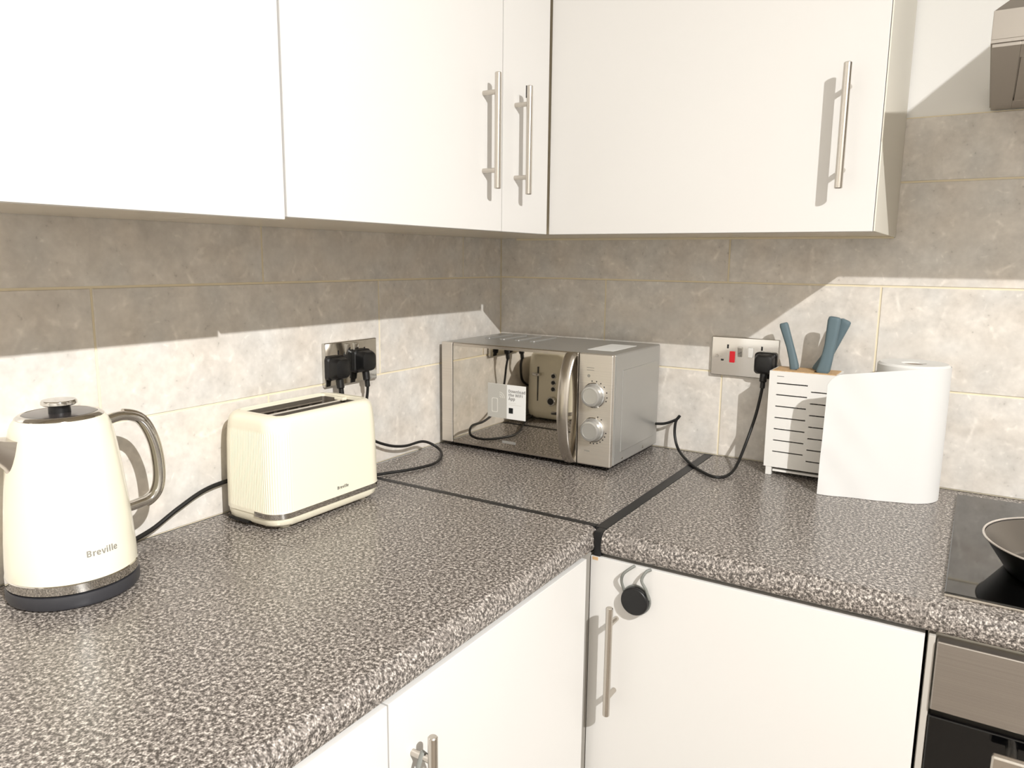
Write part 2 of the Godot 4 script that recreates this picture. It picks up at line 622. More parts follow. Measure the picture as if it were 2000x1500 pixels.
func make_cabinets() -> void:
	var y0 := 0.4905
	var y1 := 1.21
	var g := "white wall cabinets"
	# --- wall cabinets, left run (doors face +x at x = 0.325)
	for e in [[1.0012, 1.5012, "white wall cabinet above the kettle, its door a touch lower than the next", -0.0035, 9.0], [0.5002, 1.0002, "white wall cabinet above the toaster with a handle at its right edge", 0.0, 0.561]]:
		var t := thing("wall_cabinet", e[2], "cabinet", Vector3(0, y0, e[0]), 0.0, g)
		var w: float = e[1] - e[0]
		var body := bx(Vector3(0.001, 0.001, 0.0006), Vector3(0.304, y1 - y0, w - 0.0006))
		part(t, "body", body, M.cabinet_underside)
		var d := part(t, "door", bx(Vector3(0.3065, -0.001 + e[3], 0.0013), Vector3(0.3252, y1 - y0, w - 0.0013), 0.0012, 1), M.white_laminate)
		if e[4] < 5: bar_handle(d, Vector3(0.3252, 0.654 - y0, e[4] - e[0]), Vector3(1, 0, 0))
		else: bar_handle(d, Vector3(0.3252, 0.654 - y0, 0.44), Vector3(1, 0, 0))
	# --- corner cabinet: narrow door facing +x and wide door facing +z
	var c := thing("wall_cabinet", "white corner wall cabinet with a narrow door and a wide door above the microwave", "cabinet", Vector3(0, y0, 0), 0.0, g)
	part(c, "body", prism(PackedVector2Array([Vector2(0.001, -0.001), Vector2(0.9205, -0.001), Vector2(0.9205, -0.307), Vector2(0.304, -0.307), Vector2(0.304, -0.4996), Vector2(0.001, -0.4996)]), 0.001, y1 - y0) if false else corner_body(y1 - y0), M.cabinet_underside)
	var nd := part(c, "door", bx(Vector3(0.3065, -0.001, 0.3345), Vector3(0.3252, y1 - y0, 0.4985), 0.0012, 1), M.white_laminate, "narrow door")
	bar_handle(nd, Vector3(0.3252, 0.652 - y0, 0.4575), Vector3(1, 0, 0))
	part(nd, "scuff_mark", bx(Vector3(0.3494, 0.726 - y0, 0.4575 + 0.001), Vector3(0.3508, 0.747 - y0, 0.4575 + 0.0042)), M.dark_print)
	var wd := part(c, "door", bx(Vector3(0.327, -0.001, 0.3105), Vector3(0.9195, y1 - y0, 0.3292), 0.0012, 1), M.white_laminate, "wide door")
	bar_handle(wd, Vector3(0.868, 0.6505 - y0, 0.3292), Vector3(0, 0, 1), 0.19, 0.128, 0.0062)
	part(c, "side_panel", bx(Vector3(0.9205, -0.0005, 0.001), Vector3(0.9225, y1 - y0, 0.3285)), M.white_edge)
	part(c, "sealant_bead", tube(PackedVector3Array([Vector3(0.05, 0.0, 0.003), Vector3(0.48, 0.0, 0.003), Vector3(0.92, 0.0, 0.003)]), 0.003, 0.003, 8), M.grout)
	# --- base cabinets, left run (doors face +x at x = 0.571)
	g = "white base cabinets"
	var top := -0.0405
	var bot := -0.76
	for e in [[0.6165, 1.1010, "white base cabinet below the toaster, strap hung on its handle", 1.062], [1.1030, 1.57, "white base cabinet at the lower left corner of the picture", 1.53], [1.572, 2.06, "white base cabinet at the far left end of the run", 2.02]]:
		var w: float = e[1] - e[0]
		var t := thing("base_cabinet", e[2], "cabinet", Vector3(0, bot, e[0]), 0.0, g)
		part(t, "body", bx(Vector3(0.02, 0, 0), Vector3(0.5505, top - bot, w)), M.white_edge)
		var d := part(t, "door", bx(Vector3(0.5525, 0.004, 0.0), Vector3(0.571, top - bot - 0.002, w), 0.0012, 1), M.white_laminate)
		bar_handle(d, Vector3(0.571, -0.187 - bot, e[3] - e[0]), Vector3(1, 0, 0))
	# --- corner and right run (door faces +z at z = 0.597)
	var b := thing("base_cabinet", "white base cabinet with a black disc hanging on its door", "cabinet", Vector3(0, bot, 0), 0.0, g)
	part(b, "body", bx(Vector3(0.02, 0, 0.02), Vector3(1.054, top - bot, 0.576)), M.white_edge)
	part(b, "corner_post", bx(Vector3(0.5505, 0, 0.5770), Vector3(0.5668, top - bot, 0.5950)), M.post_grey, "grey corner filler strip")
	var d2 := part(b, "door", bx(Vector3(0.5685, 0.004, 0.5775), Vector3(1.0570, top - bot - 0.003, 0.597), 0.0012, 1), M.white_laminate)
	bar_handle(d2, Vector3(0.6187, -0.2055 - bot, 0.597), Vector3(0, 0, 1))
	part(d2, "chipped_edge", bx(Vector3(0.572, top - bot - 0.009, 0.5968), Vector3(0.582, top - bot - 0.0035, 0.5973)), M.chip_wood)
	# --- plinths
	var pl := thing("plinth", "white plinth board under the left base cabinets", "plinth", Vector3(0, -W, 0))
	part(pl, "board", bx(Vector3(0.48, 0, 0.53), Vector3(0.498, 0.149, 2.06)), M.white_edge)
	pl = thing("plinth", "white plinth board under the back base cabinet and oven", "plinth", Vector3(0, -W, 0))
	part(pl, "board", bx(Vector3(0.48, 0, 0.51), Vector3(1.67, 0.149, 0.528)), M.white_edge)

func corner_body(h: float) -> PackedVector3Array:
	var poly := PackedVector2Array([Vector2(0.001, -0.001), Vector2(0.001, -0.4996), Vector2(0.304, -0.4996), Vector2(0.304, -0.308), Vector2(0.9202, -0.308), Vector2(0.9202, -0.001)])
	# outline in (x, -z), pulled upwards
	return moved(prism(poly, 0.001, h), Transform3D(Basis(Vector3(1, 0, 0), Vector3(0, 0, -1), Vector3(0, 1, 0)), Vector3.ZERO))

# ------------------------------------------------------------------ oven, hob, hood, pan
func make_cooking() -> void:
	var t := thing("oven", "built-in oven with a steel control panel and black glass door", "oven", Vector3(1.06, -0.76, 0.037))
	var H := 0.76
	part(t, "housing", bx(Vector3(0.0, 0, -0.017), Vector3(0.606, H - 0.0405, 0.545)), M.white_edge)
	part(t, "side_trim", bx(Vector3(0.0012, 0.0, 0.5455), Vector3(0.0095, H - 0.041, 0.563), 0.001, 1), M.post_grey)
	part(t, "side_trim", bx(Vector3(0.597, 0.0, 0.5455), Vector3(0.605, H - 0.041, 0.563), 0.001, 1), M.post_grey)
	part(t, "control_panel", bx(Vector3(0.0115, H - 0.141, 0.546), Vector3(0.5945, H - 0.0445, 0.568), 0.002, 2), M.panel_steel)
	var d := part(t, "door", bx(Vector3(0.0105, 0.12, 0.546), Vector3(0.5955, H - 0.1500, 0.566), 0.0025, 2), M.oven_glass)
	var h := Node3D.new()
	h.name = "handle"
	d.add_child(h)
	part(h, "bar", bx(Vector3(0.082, H - 0.180, 0.594), Vector3(0.522, H - 0.1575, 0.606), 0.004, 2), M.satin_steel)
	for x in [0.105, 0.50]:
		part(h, "post", rod(Vector3(x, H - 0.169, 0.565), Vector3(x, H - 0.169, 0.597), 0.007, 14), M.satin_steel)
	t = thing("hob", "flat black glass hob set in the worktop", "hob", Vector3(1.073, 0.0, 0.045))
	part(t, "glass", bx(Vector3(0, 0.0003, 0), Vector3(0.588, 0.0055, 0.511), 0.0018, 2), M.hob_glass)
	part(t, "front_trim", bx(Vector3(0.0, 0.0002, 0.5112), Vector3(0.588, 0.0042, 0.5150), 0.001, 1), M.satin_steel, "pale metal edge strip")
	# frying pan
	t = thing("frying_pan", "dark non-stick frying pan standing on the hob", "pan", Vector3(1.236, 0.0056, 0.408))
	part(t, "outside", lathe([[0, 0.0], [0.088, 0.0], [0.094, 0.003], [0.100, 0.012], [0.124, 0.047], [0.1252, 0.047], [0.1225, 0.0455], [0.0985, 0.0125], [0.092, 0.0045], [0.0, 0.0042]], 72), M.pan_outside)
	part(t, "inside", lathe([[0, 0.0044], [0.088, 0.0046], [0.0945, 0.0075], [0.1215, 0.0462], [0.1205, 0.0462], [0.093, 0.0085], [0.087, 0.006], [0, 0.0058]], 72), M.pan_coating)
	var rim := []
	for i in 8:
		var a := TAU * i / 8.0
		rim.append([0.1236 + 0.0016 * cos(a), 0.0478 + 0.0016 * sin(a)])
	rim.append(rim[0])
	part(t, "rim", lathe_open(rim, 72), M.pan_rim, "bare metal rim")
	var hd := catmull([Vector3(0.118, 0.040, 0.0), Vector3(0.15, 0.050, 0.0), Vector3(0.20, 0.064, 0), Vector3(0.30, 0.075, 0)], 6)
	part(t, "handle", tube(moved(hd, Transform3D(Basis(Vector3.UP, -0.5), Vector3.ZERO)), 0.013, 0.008, 12, Vector3.UP.cross(Vector3(cos(0.5), 0, sin(0.5)))), M.black_plastic)
	# extractor hood
	t = thing("cooker_hood", "grey steel chimney cooker hood on the white wall", "cooker hood", Vector3(1.056, 0.7200, 0.0))
	var w := 0.6
	var dp := 0.474
	var under := loft([PackedVector3Array([Vector3(0, 0, 0.001), Vector3(w, 0, 0.001), Vector3(w, 0, dp), Vector3(0, 0, dp)]), PackedVector3Array([Vector3(0, 0.004, 0.001), Vector3(w, 0.004, 0.001), Vector3(w, 0.004, dp), Vector3(0, 0.004, dp)])])
	part(t, "underside", under, M.hood_steel, "", 20.0)
	part(t, "filter_panel", bx(Vector3(0.0353, -0.0050, 0.080), Vector3(0.298, 0.0, 0.400), 0.001, 1), M.hood_steel)
	part(t, "filter_panel", bx(Vector3(0.302, -0.0050, 0.080), Vector3(0.5647, 0.0, 0.40), 0.001, 1), M.hood_steel)
	part(t, "filter_frame", bx(Vector3(0.002, -0.005, 0.003), Vector3(0.0335, 0.0, dp - 0.002), 0.0006, 1), M.hood_steel)
	part(t, "filter_frame", bx(Vector3(w - 0.0335, -0.005, 0.003), Vector3(w - 0.002, 0.0, dp - 0.002), 0.0006, 1), M.hood_steel)
	part(t, "filter_frame", bx(Vector3(0.0335, -0.005, 0.003), Vector3(w - 0.0335, 0.0, 0.079), 0.0006, 1), M.hood_steel)
	part(t, "filter_frame", bx(Vector3(0.0335, -0.005, 0.401), Vector3(w - 0.0335, 0.0, dp - 0.002), 0.0006, 1), M.hood_steel)
	part(t, "band", bx(Vector3(0, 0.004, 0.001), Vector3(w, 0.040, dp), 0.001, 1), M.hood_steel)
	var can := loft([PackedVector3Array([Vector3(0.001, 0.040, 0.001), Vector3(w - 0.001, 0.040, 0.001), Vector3(w - 0.001, 0.040, dp - 0.001), Vector3(0.001, 0.040, dp - 0.001)]), PackedVector3Array([Vector3(0.19, 0.24, 0.001), Vector3(w - 0.19, 0.24, 0.001), Vector3(w - 0.19, 0.24, 0.22), Vector3(0.19, 0.24, 0.22)])])
	part(t, "canopy", can, M.hood_steel, "", 20.0)
	part(t, "chimney", bx(Vector3(0.19, 0.24, 0.001), Vector3(w - 0.19, CEIL - 0.7200 - 0.001, 0.22)), M.hood_steel)

func lathe_open(profile: Array, seg := 48) -> PackedVector3Array:
	var rings := []
	for p in profile: rings.append(ring(p[0], p[1], seg))
	return loft(rings, false, false)

# ------------------------------------------------------------------ kettle
func kettle_radius(y: float) -> float:
	var pts := [[0.034, 0.0768], [0.05, 0.0764], [0.08, 0.0745], [0.12, 0.0712], [0.16, 0.0672], [0.19, 0.0635], [0.21, 0.0605], [0.222, 0.0578], [0.230, 0.0545], [0.2345, 0.0505]]
	for i in pts.size() - 1:
		if y <= pts[i + 1][0]: return lerpf(pts[i][1], pts[i + 1][1], clampf((y - pts[i][0]) / (pts[i + 1][0] - pts[i][0]), 0, 1))
	return 0.0505

func make_kettle() -> void:
	var at := Vector3(0.0835, 0, 1.174)
	var k := thing("kettle", "cream enamel kettle with a chrome handle, left of the toaster", "kettle", at, -0.13)
	var b := part(k, "power_base", lathe([[0, 0.0], [0.072, 0.0], [0.077, 0.002], [0.0785, 0.006], [0.0785, 0.014], [0.0775, 0.0185], [0.074, 0.0195], [0, 0.0195]], 72), M.charcoal_plastic, "dark grey round power base")
	part(b, "cord_outlet", rod(Vector3(-0.0606, 0.011, -0.0627), Vector3(-0.0768, 0.012, -0.109), 0.0062, 14, 0.0015), M.charcoal_plastic, "grey strain relief sleeve")
	var o := 0.0
	part(k, "chrome_band", lathe([[0, 0.0203 + o], [0.0752, 0.0203 + o], [0.0776, 0.0215 + o], [0.0776, 0.0325 + o], [0.0765, 0.0335 + o], [0, 0.0335 + o]], 72), M.chrome)
	var pr := [[0.0, 0.0338 + o]]
	for i in 33:
		var y := 0.0338 + (0.2345 - 0.0338) * i / 32.0
		pr.append([kettle_radius(y), y + o])
	pr.append([0.0, 0.2345 + o])
	part(k, "body", lathe(pr, 96), M.cream_enamel)
	var lid := part(k, "lid", lathe([[0, 0.2330 + o], [0.0425, 0.2330 + o], [0.0425, 0.2385 + o], [0.040, 0.2394 + o], [0.0, 0.2398 + o]], 72), M.lid_grey, "dark grey lid")
	part(lid, "lid_ring", lathe_open([[0.0422, 0.2335 + o], [0.0500, 0.2335 + o], [0.0505, 0.2355 + o], [0.0470, 0.2385 + o], [0.0432, 0.2392 + o], [0.0422, 0.2380 + o], [0.0422, 0.2335 + o]], 72), M.chrome)
	part(lid, "knob_stem", lathe([[0, 0.2390 + o], [0.0130, 0.2390 + o], [0.0125, 0.2490 + o], [0, 0.2490 + o]], 32), M.black_plastic)
	part(lid, "knob", lathe([[0, 0.2488 + o], [0.0180, 0.2488 + o], [0.0208, 0.2505 + o], [0.0208, 0.2540 + o], [0.0195, 0.2556 + o], [0, 0.2560 + o]], 48), M.chrome)
	# handle: a flattened chrome D pointing along -z, with a grooved outer strip
	var path := catmull([Vector3(0, 0.219 + o, -0.054), Vector3(0, 0.2225 + o, -0.077), Vector3(0, 0.212 + o, -0.101), Vector3(0, 0.180 + o, -0.1155), Vector3(0, 0.140 + o, -0.1205), Vector3(0, 0.112 + o, -0.1170), Vector3(0, 0.098 + o, -0.105), Vector3(0, 0.094 + o, -0.088), Vector3(0, 0.092 + o, -0.070)], 6)
	var hn := part(k, "handle", tube(path, 0.0105, 0.0068, 18, Vector3(1, 0, 0)), M.chrome)
	var outer := PackedVector3Array()
	for i in range(6, path.size() - 10):
		var tdir := (path[i + 1] - path[i - 1]).normalized()
		outer.append(path[i] + Vector3(-1, 0, 0).cross(tdir) * -0.0055)
	part(hn, "grip_strip", tube(outer, 0.0062, 0.0042, 12, Vector3(1, 0, 0)), M.satin_steel)
	# spout: chrome half cone on the +z side
	var rings := []
	for e in [[0.0, 0.213, 0.0560, 0.020, 0.029], [0.35, 0.2150, 0.068, 0.017, 0.022], [0.7, 0.2185, 0.082, 0.013, 0.014], [1.0, 0.2215, 0.0945, 0.008, 0.007]]:
		var R := PackedVector3Array()
		for i in 25:
			var a := PI * i / 24.0
			R.append(Vector3(cos(a) * e[3], e[1] + o - sin(a) * e[4] * 1.75, e[2] + (0.006 if e[0] < 0.1 else 0.0) * sin(a)))
		R.append(Vector3(0, e[1] + o + 0.001, e[2]))
		rings.append(R)
	part(k, "spout", loft(rings), M.satin_steel, "brushed steel spout")
	# printed name, wrapped round the enamel
	var s := lettering("Breville", 0.0083, true)
	for i in s.size():
		var p := s[i]
		var y := 0.068 + p.y
		var rr := kettle_radius(y) + 0.0002 + maxf(p.z, 0.0)
		var a := -0.13 - p.x / kettle_radius(0.07)
		s[i] = Vector3(rr * cos(a), y + o, rr * sin(a))
	part(k, "printed_name", s, M.silver_print, "grey printed name Breville")

# ------------------------------------------------------------------ toaster
func toaster_ring(hx: float, hz: float, r: float, y: float, rib: float) -> PackedVector3Array:
	var o := PackedVector3Array()
	var pts := PackedVector2Array()
	var nor := PackedVector2Array()
	var c := 26
	var endn := 36
	var q := [[1, 1], [-1, 1], [-1, -1], [1, -1]]
	for k in 4:
		for i in c + 1:
			var a := PI / 2 * (k + float(i) / c)
			pts.append(Vector2(q[k][0] * (hx - r) + r * cos(a), q[k][1] * (hz - r) + r * sin(a)))
			nor.append(Vector2(cos(a), sin(a)))
		var nx: Array = q[(k + 1) % 4]
		var n := endn if k % 2 == 0 else 6
		var b := PI / 2 * (k + 1)
		var p0 := Vector2(q[k][0] * (hx - r) + r * cos(b), q[k][1] * (hz - r) + r * sin(b))
		var p1 := Vector2(nx[0] * (hx - r) + r * cos(b), nx[1] * (hz - r) + r * sin(b))
		for i in range(1, n):
			pts.append(p0.lerp(p1, float(i) / n))
			nor.append(Vector2(cos(b), sin(b)))
	for i in pts.size():
		var p := pts[i]
		var on := rib if absf(p.y) > hz - r * 0.98 and p.y > 0 else 0.0
		if on > 0 and i % 2 == 1: p -= nor[i] * on
		o.append(Vector3(p.x, y, p.y))
	return o

func make_toaster() -> void:
	var t := thing("toaster", "cream two-slice toaster with ribbed end, between kettle and microwave", "toaster", Vector3(0.0905, 0, 0.772))
	var hx := 0.0715
	var hz := 0.1265
	var rings := []
	for e in [[0.026, 0.0, 0.0], [0.030, 0.0, 0.0], [0.0335, 0.0, 0.0008], [0.09, 0.0006, 0.0008], [0.14, 0.0018, 0.0008], [0.160, 0.0030, 0.0008], [0.166, 0.0036, 0.0002], [0.174, 0.0046, 0], [0.180, 0.0062, 0], [0.184, 0.0088, 0], [0.1865, 0.0122, 0], [0.1874, 0.0160, 0]]:
		rings.append(toaster_ring(hx - e[1], hz - e[1] * 1.15, 0.034, e[0], e[2]))
	rings.append(toaster_ring(0.0530, 0.0985, 0.006, 0.1876, 0))
	rings.append(toaster_ring(0.0520, 0.0975, 0.006, 0.1868, 0))
	rings.append(toaster_ring(0.0517, 0.0972, 0.006, 0.181, 0))
	part(t, "body", loft(rings, true, false), M.cream_plastic, "", 32.0)
	var well := loft([rr_ring(0.0516, 0.0971, 0.005, 3, 0.1812), rr_ring(0.0510, 0.0965, 0.005, 3, 0.06)], false, true)
	part(t, "slot_well", well, M.slot_steel, "steel-lined toasting slots")
	part(t, "slot_divider", bx(Vector3(-0.0028, 0.1786, -0.0965), Vector3(0.0028, 0.1802, 0.0965), 0.0006, 1), M.divider_grey)
	part(t, "slot_partition", bx(Vector3(-0.0018, 0.062, -0.0964), Vector3(0.0018, 0.1786, 0.0964)), M.slot_steel)
	for x in [-0.046, -0.013, 0.013, 0.046]:
		part(t, "wire_guard", bx(Vector3(x - 0.0012, 0.172, -0.0885), Vector3(x + 0.0012, 0.1745, 0.0885), 0.0008, 1), M.slot_metal)
		part(t, "wire_guard", bx(Vector3(x - 0.0012, 0.158, -0.0885), Vector3(x + 0.0012, 0.1605, 0.0885), 0.0008, 1), M.slot_metal)
	for z in [-0.062, -0.035, -0.008, 0.02, 0.048, 0.074]:
		for x in [-0.0495, 0.0495]:
			part(t, "wire_guard", bx(Vector3(x - 0.001, 0.10, z - 0.003), Vector3(x + 0.001, 0.174, z + 0.003)), M.slot_metal)
	part(t, "slot_bridge", bx(Vector3(-0.012, 0.1795, -0.0970), Vector3(0.010, 0.1860, -0.0850), 0.002, 1), M.cream_plastic)
	# lower skirt and chrome strip
	part(t, "skirt", loft([toaster_ring(hx - 0.009, hz - 0.009, 0.03, 0.006, 0), toaster_ring(hx - 0.0035, hz - 0.0035, 0.032, 0.011, 0), toaster_ring(hx - 0.0015, hz - 0.0015, 0.033, 0.0205, 0), toaster_ring(hx - 0.0015, hz - 0.0015, 0.033, 0.0262, 0)]), M.cream_plastic)
	var lo := toaster_ring(hx - 0.001, hz - 0.001, 0.034, 0.0232, 0)
	var strip := []
	for e in [[0.0215, -0.0012], [0.0218, 0.0006], [0.0305, 0.0006], [0.0308, -0.0012]]:
		var src := toaster_ring(hx + e[1], hz + e[1], 0.034, e[0], 0)
		strip.append(src)
	# keep only the front and its two corners
	var s := PackedVector3Array()
	for k in strip.size() - 1:
		var A: PackedVector3Array = strip[k]
		var B: PackedVector3Array = strip[k + 1]
		for i in lo.size():
			var j := (i + 1) % lo.size()
			if A[i].x > 0.016 and A[j].x > 0.016: quad(s, A[i], A[j], B[j], B[i])
	part(t, "chrome_strip", orient(s), M.chrome, "narrow chrome strip")
	for x in [-0.045, 0.045]:
		for z in [-0.09, 0.09]:
			part(t, "foot", lathe_at(Vector3(x, 0, z), [[0, 0], [0.008, 0], [0.0095, 0.004], [0.0095, 0.008], [0, 0.008]], 20), M.cream_plastic)
	part(t, "crumb_tray", bx(Vector3(-0.05, 0.0065, -0.10), Vector3(0.0, 0.010, 0.1262)), M.black_plastic)
	# control end (facing the microwave)
	part(t, "lever_slot_shade", bx(Vector3(-0.0285, 0.055, -hz - 0.0004), Vector3(-0.0250, 0.150, -hz + 0.004)), M.black_plastic)  # no opening here; a black strip stands in for the shade in the slot
	part(t, "lever", bx(Vector3(-0.0385, 0.126, -hz - 0.014), Vector3(-0.0150, 0.134, -hz + 0.002), 0.003, 2), M.chrome)
	for y in [0.128, 0.110, 0.092]:
		var bt := part(t, "button", rod(Vector3(0.022, y, -hz + 0.002), Vector3(0.022, y, -hz - 0.0035), 0.0058, 20, 0.001), M.black_plastic)
		part(bt, "button_ring", rod(Vector3(0.022, y, -hz + 0.002), Vector3(0.022, y, -hz - 0.0012), 0.0078, 24, 0.0008), M.chrome)
	var kn := part(t, "dial", rod(Vector3(0.022, 0.060, -hz + 0.002), Vector3(0.022, 0.060, -hz - 0.014), 0.0125, 28, 0.0015), M.chrome)
	part(kn, "dial_face", rod(Vector3(0.022, 0.060, -hz - 0.0138), Vector3(0.022, 0.060, -hz - 0.0146), 0.0095, 28), M.black_plastic)
	# printed name on the long face
	var tx := lettering("Breville", 0.0056, true)
	part(t, "printed_name", moved(tx, Transform3D(Basis(Vector3(0, 0, -1), Vector3(0, 1, 0), Vector3(1, 0, 0)), Vector3(hx - 0.0001, 0.0445, -0.019))), M.dark_print, "small dark printed name Breville")

func lathe_at(p: Vector3, profile: Array, seg := 24) -> PackedVector3Array:
	return moved(lathe(profile, seg), Transform3D(Basis(), p))

# ------------------------------------------------------------------ microwave
func make_microwave() -> void:
	var t := thing("microwave", "silver microwave with a mirrored door and two dials, in the corner", "microwave", Vector3(0.0, 0, 0.0))
	var x0 := 0.014
	var x1 := 0.453
	var yb := 0.0105
	var yt := 0.2485
	var zf := 0.276
	var body := part(t, "casing", bx(Vector3(x0, yb, 0.012), Vector3(x1, yt, zf - 0.0135), 0.004, 2), M.silver_paint)
	part(body, "side_emboss", bx(Vector3(x1 - 0.0015, 0.035, 0.035), Vector3(x1 + 0.0014, 0.212, 0.225), 0.0014, 2), M.silver_paint)
	part(body, "side_seam", bx(Vector3(x1 - 0.001, yb + 0.002, zf - 0.021), Vector3(x1 + 0.0009, yt - 0.002, zf - 0.018), 0.0006, 1), M.silver_paint)
	for z in [0.10, 0.215]:
		part(body, "screw", rod(Vector3(x1 - 0.001, 0.021, z), Vector3(x1 + 0.0015, 0.021, z), 0.0032, 12, 0.0006), M.chrome)
	for i in 4:
		var x := 0.065 + 0.042 * i
		part(body, "top_louvre", rbox(Vector3(x, yt + 0.0004, 0.105), Vector3(0.015, 0.007, 0.11), 0.0034, 3), M.silver_paint)
	part(body, "paper_label", bx(Vector3(0.362, yt, 0.085), Vector3(0.424, yt + 0.0004, 0.212)), M.card_white, "white paper label on top")
	for x in [x0 + 0.04, x1 - 0.04]:
		for z in [0.04, 0.24]:
			part(t, "foot", lathe_at(Vector3(x, 0, z), [[0, 0], [0.011, 0], [0.012, 0.003], [0.012, 0.0107], [0, 0.0107]], 20), M.black_plastic)
	part(t, "base_plate", bx(Vector3(x0 + 0.006, 0.0070, 0.02), Vector3(x1 - 0.006, yb + 0.002, zf - 0.010)), M.black_plastic)
	# front: side post, door, control panel
	part(t, "front_post", bx(Vector3(x0, yb, zf - 0.013), Vector3(0.0455, yt, zf), 0.0025, 2), M.brushed_steel, "steel strip left of the door")
	var d := part(t, "door", bx(Vector3(0.0470, yb, zf - 0.013), Vector3(0.3735, yt, zf - 0.0004), 0.0022, 2), M.satin_steel)
	part(d, "mirror", bx(Vector3(0.0485, yb + 0.0065, zf - 0.004), Vector3(0.3725, yt - 0.0075, zf + 0.0004)), M.mirror_glass, "mirrored glass")
	part(d, "badge", bx(Vector3(0.186, 0.0285, zf + 0.0004), Vector3(0.222, 0.0345, zf + 0.0009), 0.0002, 1), M.silver_plastic, "small pale badge")
	var hp := catmull([Vector3(0.3575, yt - 0.004, zf + 0.001), Vector3(0.3575, yt - 0.018, zf + 0.0135), Vector3(0.3575, yt - 0.055, zf + 0.029), Vector3(0.3575, 0.128, zf + 0.0365), Vector3(0.3575, yb + 0.055, zf + 0.029), Vector3(0.3575, yb + 0.018, zf + 0.0135), Vector3(0.3575, yb + 0.003, zf + 0.001)], 8)
	part(d, "handle", tube(hp, 0.0135, 0.0048, 16, Vector3(1, 0, 0)), M.satin_steel, "bowed steel handle")
	var c := part(t, "control_panel", bx(Vector3(0.3752, yb, zf - 0.013), Vector3(x1, yt, zf), 0.003, 2), M.brushed_steel)
	for e in [[0.162, "power"], [0.0885, "time"]]:
		var y: float = e[0]
		var k := part(c, "dial", moved(lathe([[0, 0], [0.0250, 0], [0.0250, 0.003], [0.0228, 0.005], [0.0222, 0.016], [0.0205, 0.0185], [0.0165, 0.0192], [0.0160, 0.0182], [0, 0.0180]], 48), Transform3D(Basis(Vector3(1, 0, 0), PI / 2), Vector3(0.4120, y, zf))), M.silver_plastic)
		part(k, "dial_ring", moved(lathe_open([[0.0250, 0.0], [0.0268, 0.0], [0.0268, 0.002], [0.0252, 0.003], [0.0250, 0.0]], 48), Transform3D(Basis(Vector3(1, 0, 0), PI / 2), Vector3(0.4120, y, zf))), M.chrome)
		var marks := [100, 80, 60, 40, 15, -5, -20] if e[1] == "power" else [70, 52, -8, -24, -40, -55, -70, -86, -100]
		for m in marks:
			var a := deg_to_rad(m)
			var p := Vector3(0.4120 + 0.0298 * cos(a), y + 0.0298 * sin(a), zf)
			part(c, "scale_mark", rbox(p, Vector3(0.0026, 0.0026, 0.0006), 0.0002, 1), M.dark_print)
	part(c, "printed_symbol", bx(Vector3(0.394, 0.2185, zf - 0.0002), Vector3(0.411, 0.2198, zf + 0.0002)), M.silver_print)
	part(c, "printed_symbol", bx(Vector3(0.394, 0.2135, zf - 0.0002), Vector3(0.411, 0.2148, zf + 0.0002)), M.silver_print)
	part(c, "printed_symbol", rod(Vector3(0.399, 0.202, zf - 0.0002), Vector3(0.399, 0.202, zf + 0.0002), 0.0036, 8), M.silver_print)
	part(c, "printed_symbol", bx(Vector3(0.3925, 0.0400, zf - 0.0002), Vector3(0.4055, 0.0425, zf + 0.0002)), M.silver_print)
	# card stuck on the mirrored door
	var k := thing("card", "grey and white card about an app, stuck on the microwave door", "card", Vector3(0.1465, 0.0860, zf + 0.0006))
	part(k, "sheet", bx(Vector3(0, 0, 0), Vector3(0.1005, 0.0775, 0.0008), 0.0003, 1), M.card_white)
	part(k, "grey_panel", bx(Vector3(0.0002, 0.0002, 0.0008), Vector3(0.0515, 0.0773, 0.00095)), M.card_grey)
	var ph := []
	for i in 4:
		var rr: PackedVector3Array = rr_ring(0.0082 - (0.0016 if i > 1 else 0.0), 0.0165 - (0.0016 if i > 1 else 0.0), 0.003, 4, 0.00095 + (0.0002 if i in [1, 2] else 0.0))
		ph.append(rr)
	part(k, "phone_symbol", moved(loft(ph, false, false), Transform3D(Basis(Vector3(1, 0, 0), PI / 2), Vector3(0.0195, 0.0285, 0))), M.pale_print)
	for rr in [0.004, 0.0085, 0.013]:
		var arc := PackedVector3Array()
		for i in 13: arc.append(Vector3(0.032, 0.046, 0.001) + Vector3(cos(PI / 2 * i / 12.0), sin(PI / 2 * i / 12.0), 0) * rr)
		part(k, "signal_symbol", tube(arc, 0.0008, 0.0003, 6, Vector3(0, 0, 1).cross(Vector3(0, 1, 0))), M.pale_print)
	var ly := 0.0635
	for w in ["Download", "the WiFi", "App"]:
		var s := lettering(w, 0.0070, true, 0.0002)
		var lo := 9.0
		for p in s: lo = minf(lo, p.x)
		part(k, "printed_words", moved(s, Transform3D(Basis(), Vector3(0.0560 - lo, ly, 0.00095))), M.grey_print)
		ly -= 0.0085
	part(k, "printed_line", bx(Vector3(0.056, 0.0365, 0.0008), Vector3(0.076, 0.0373, 0.0010)), M.pale_print)
	part(k, "printed_line", bx(Vector3(0.056, 0.0325, 0.0008), Vector3(0.090, 0.0333, 0.0010)), M.pale_print)
	part(k, "badge", rbox(Vector3(0.0625, 0.0195, 0.0009), Vector3(0.0110, 0.0125, 0.0005), 0.0002, 1), M.badge_black, "dark square badge")

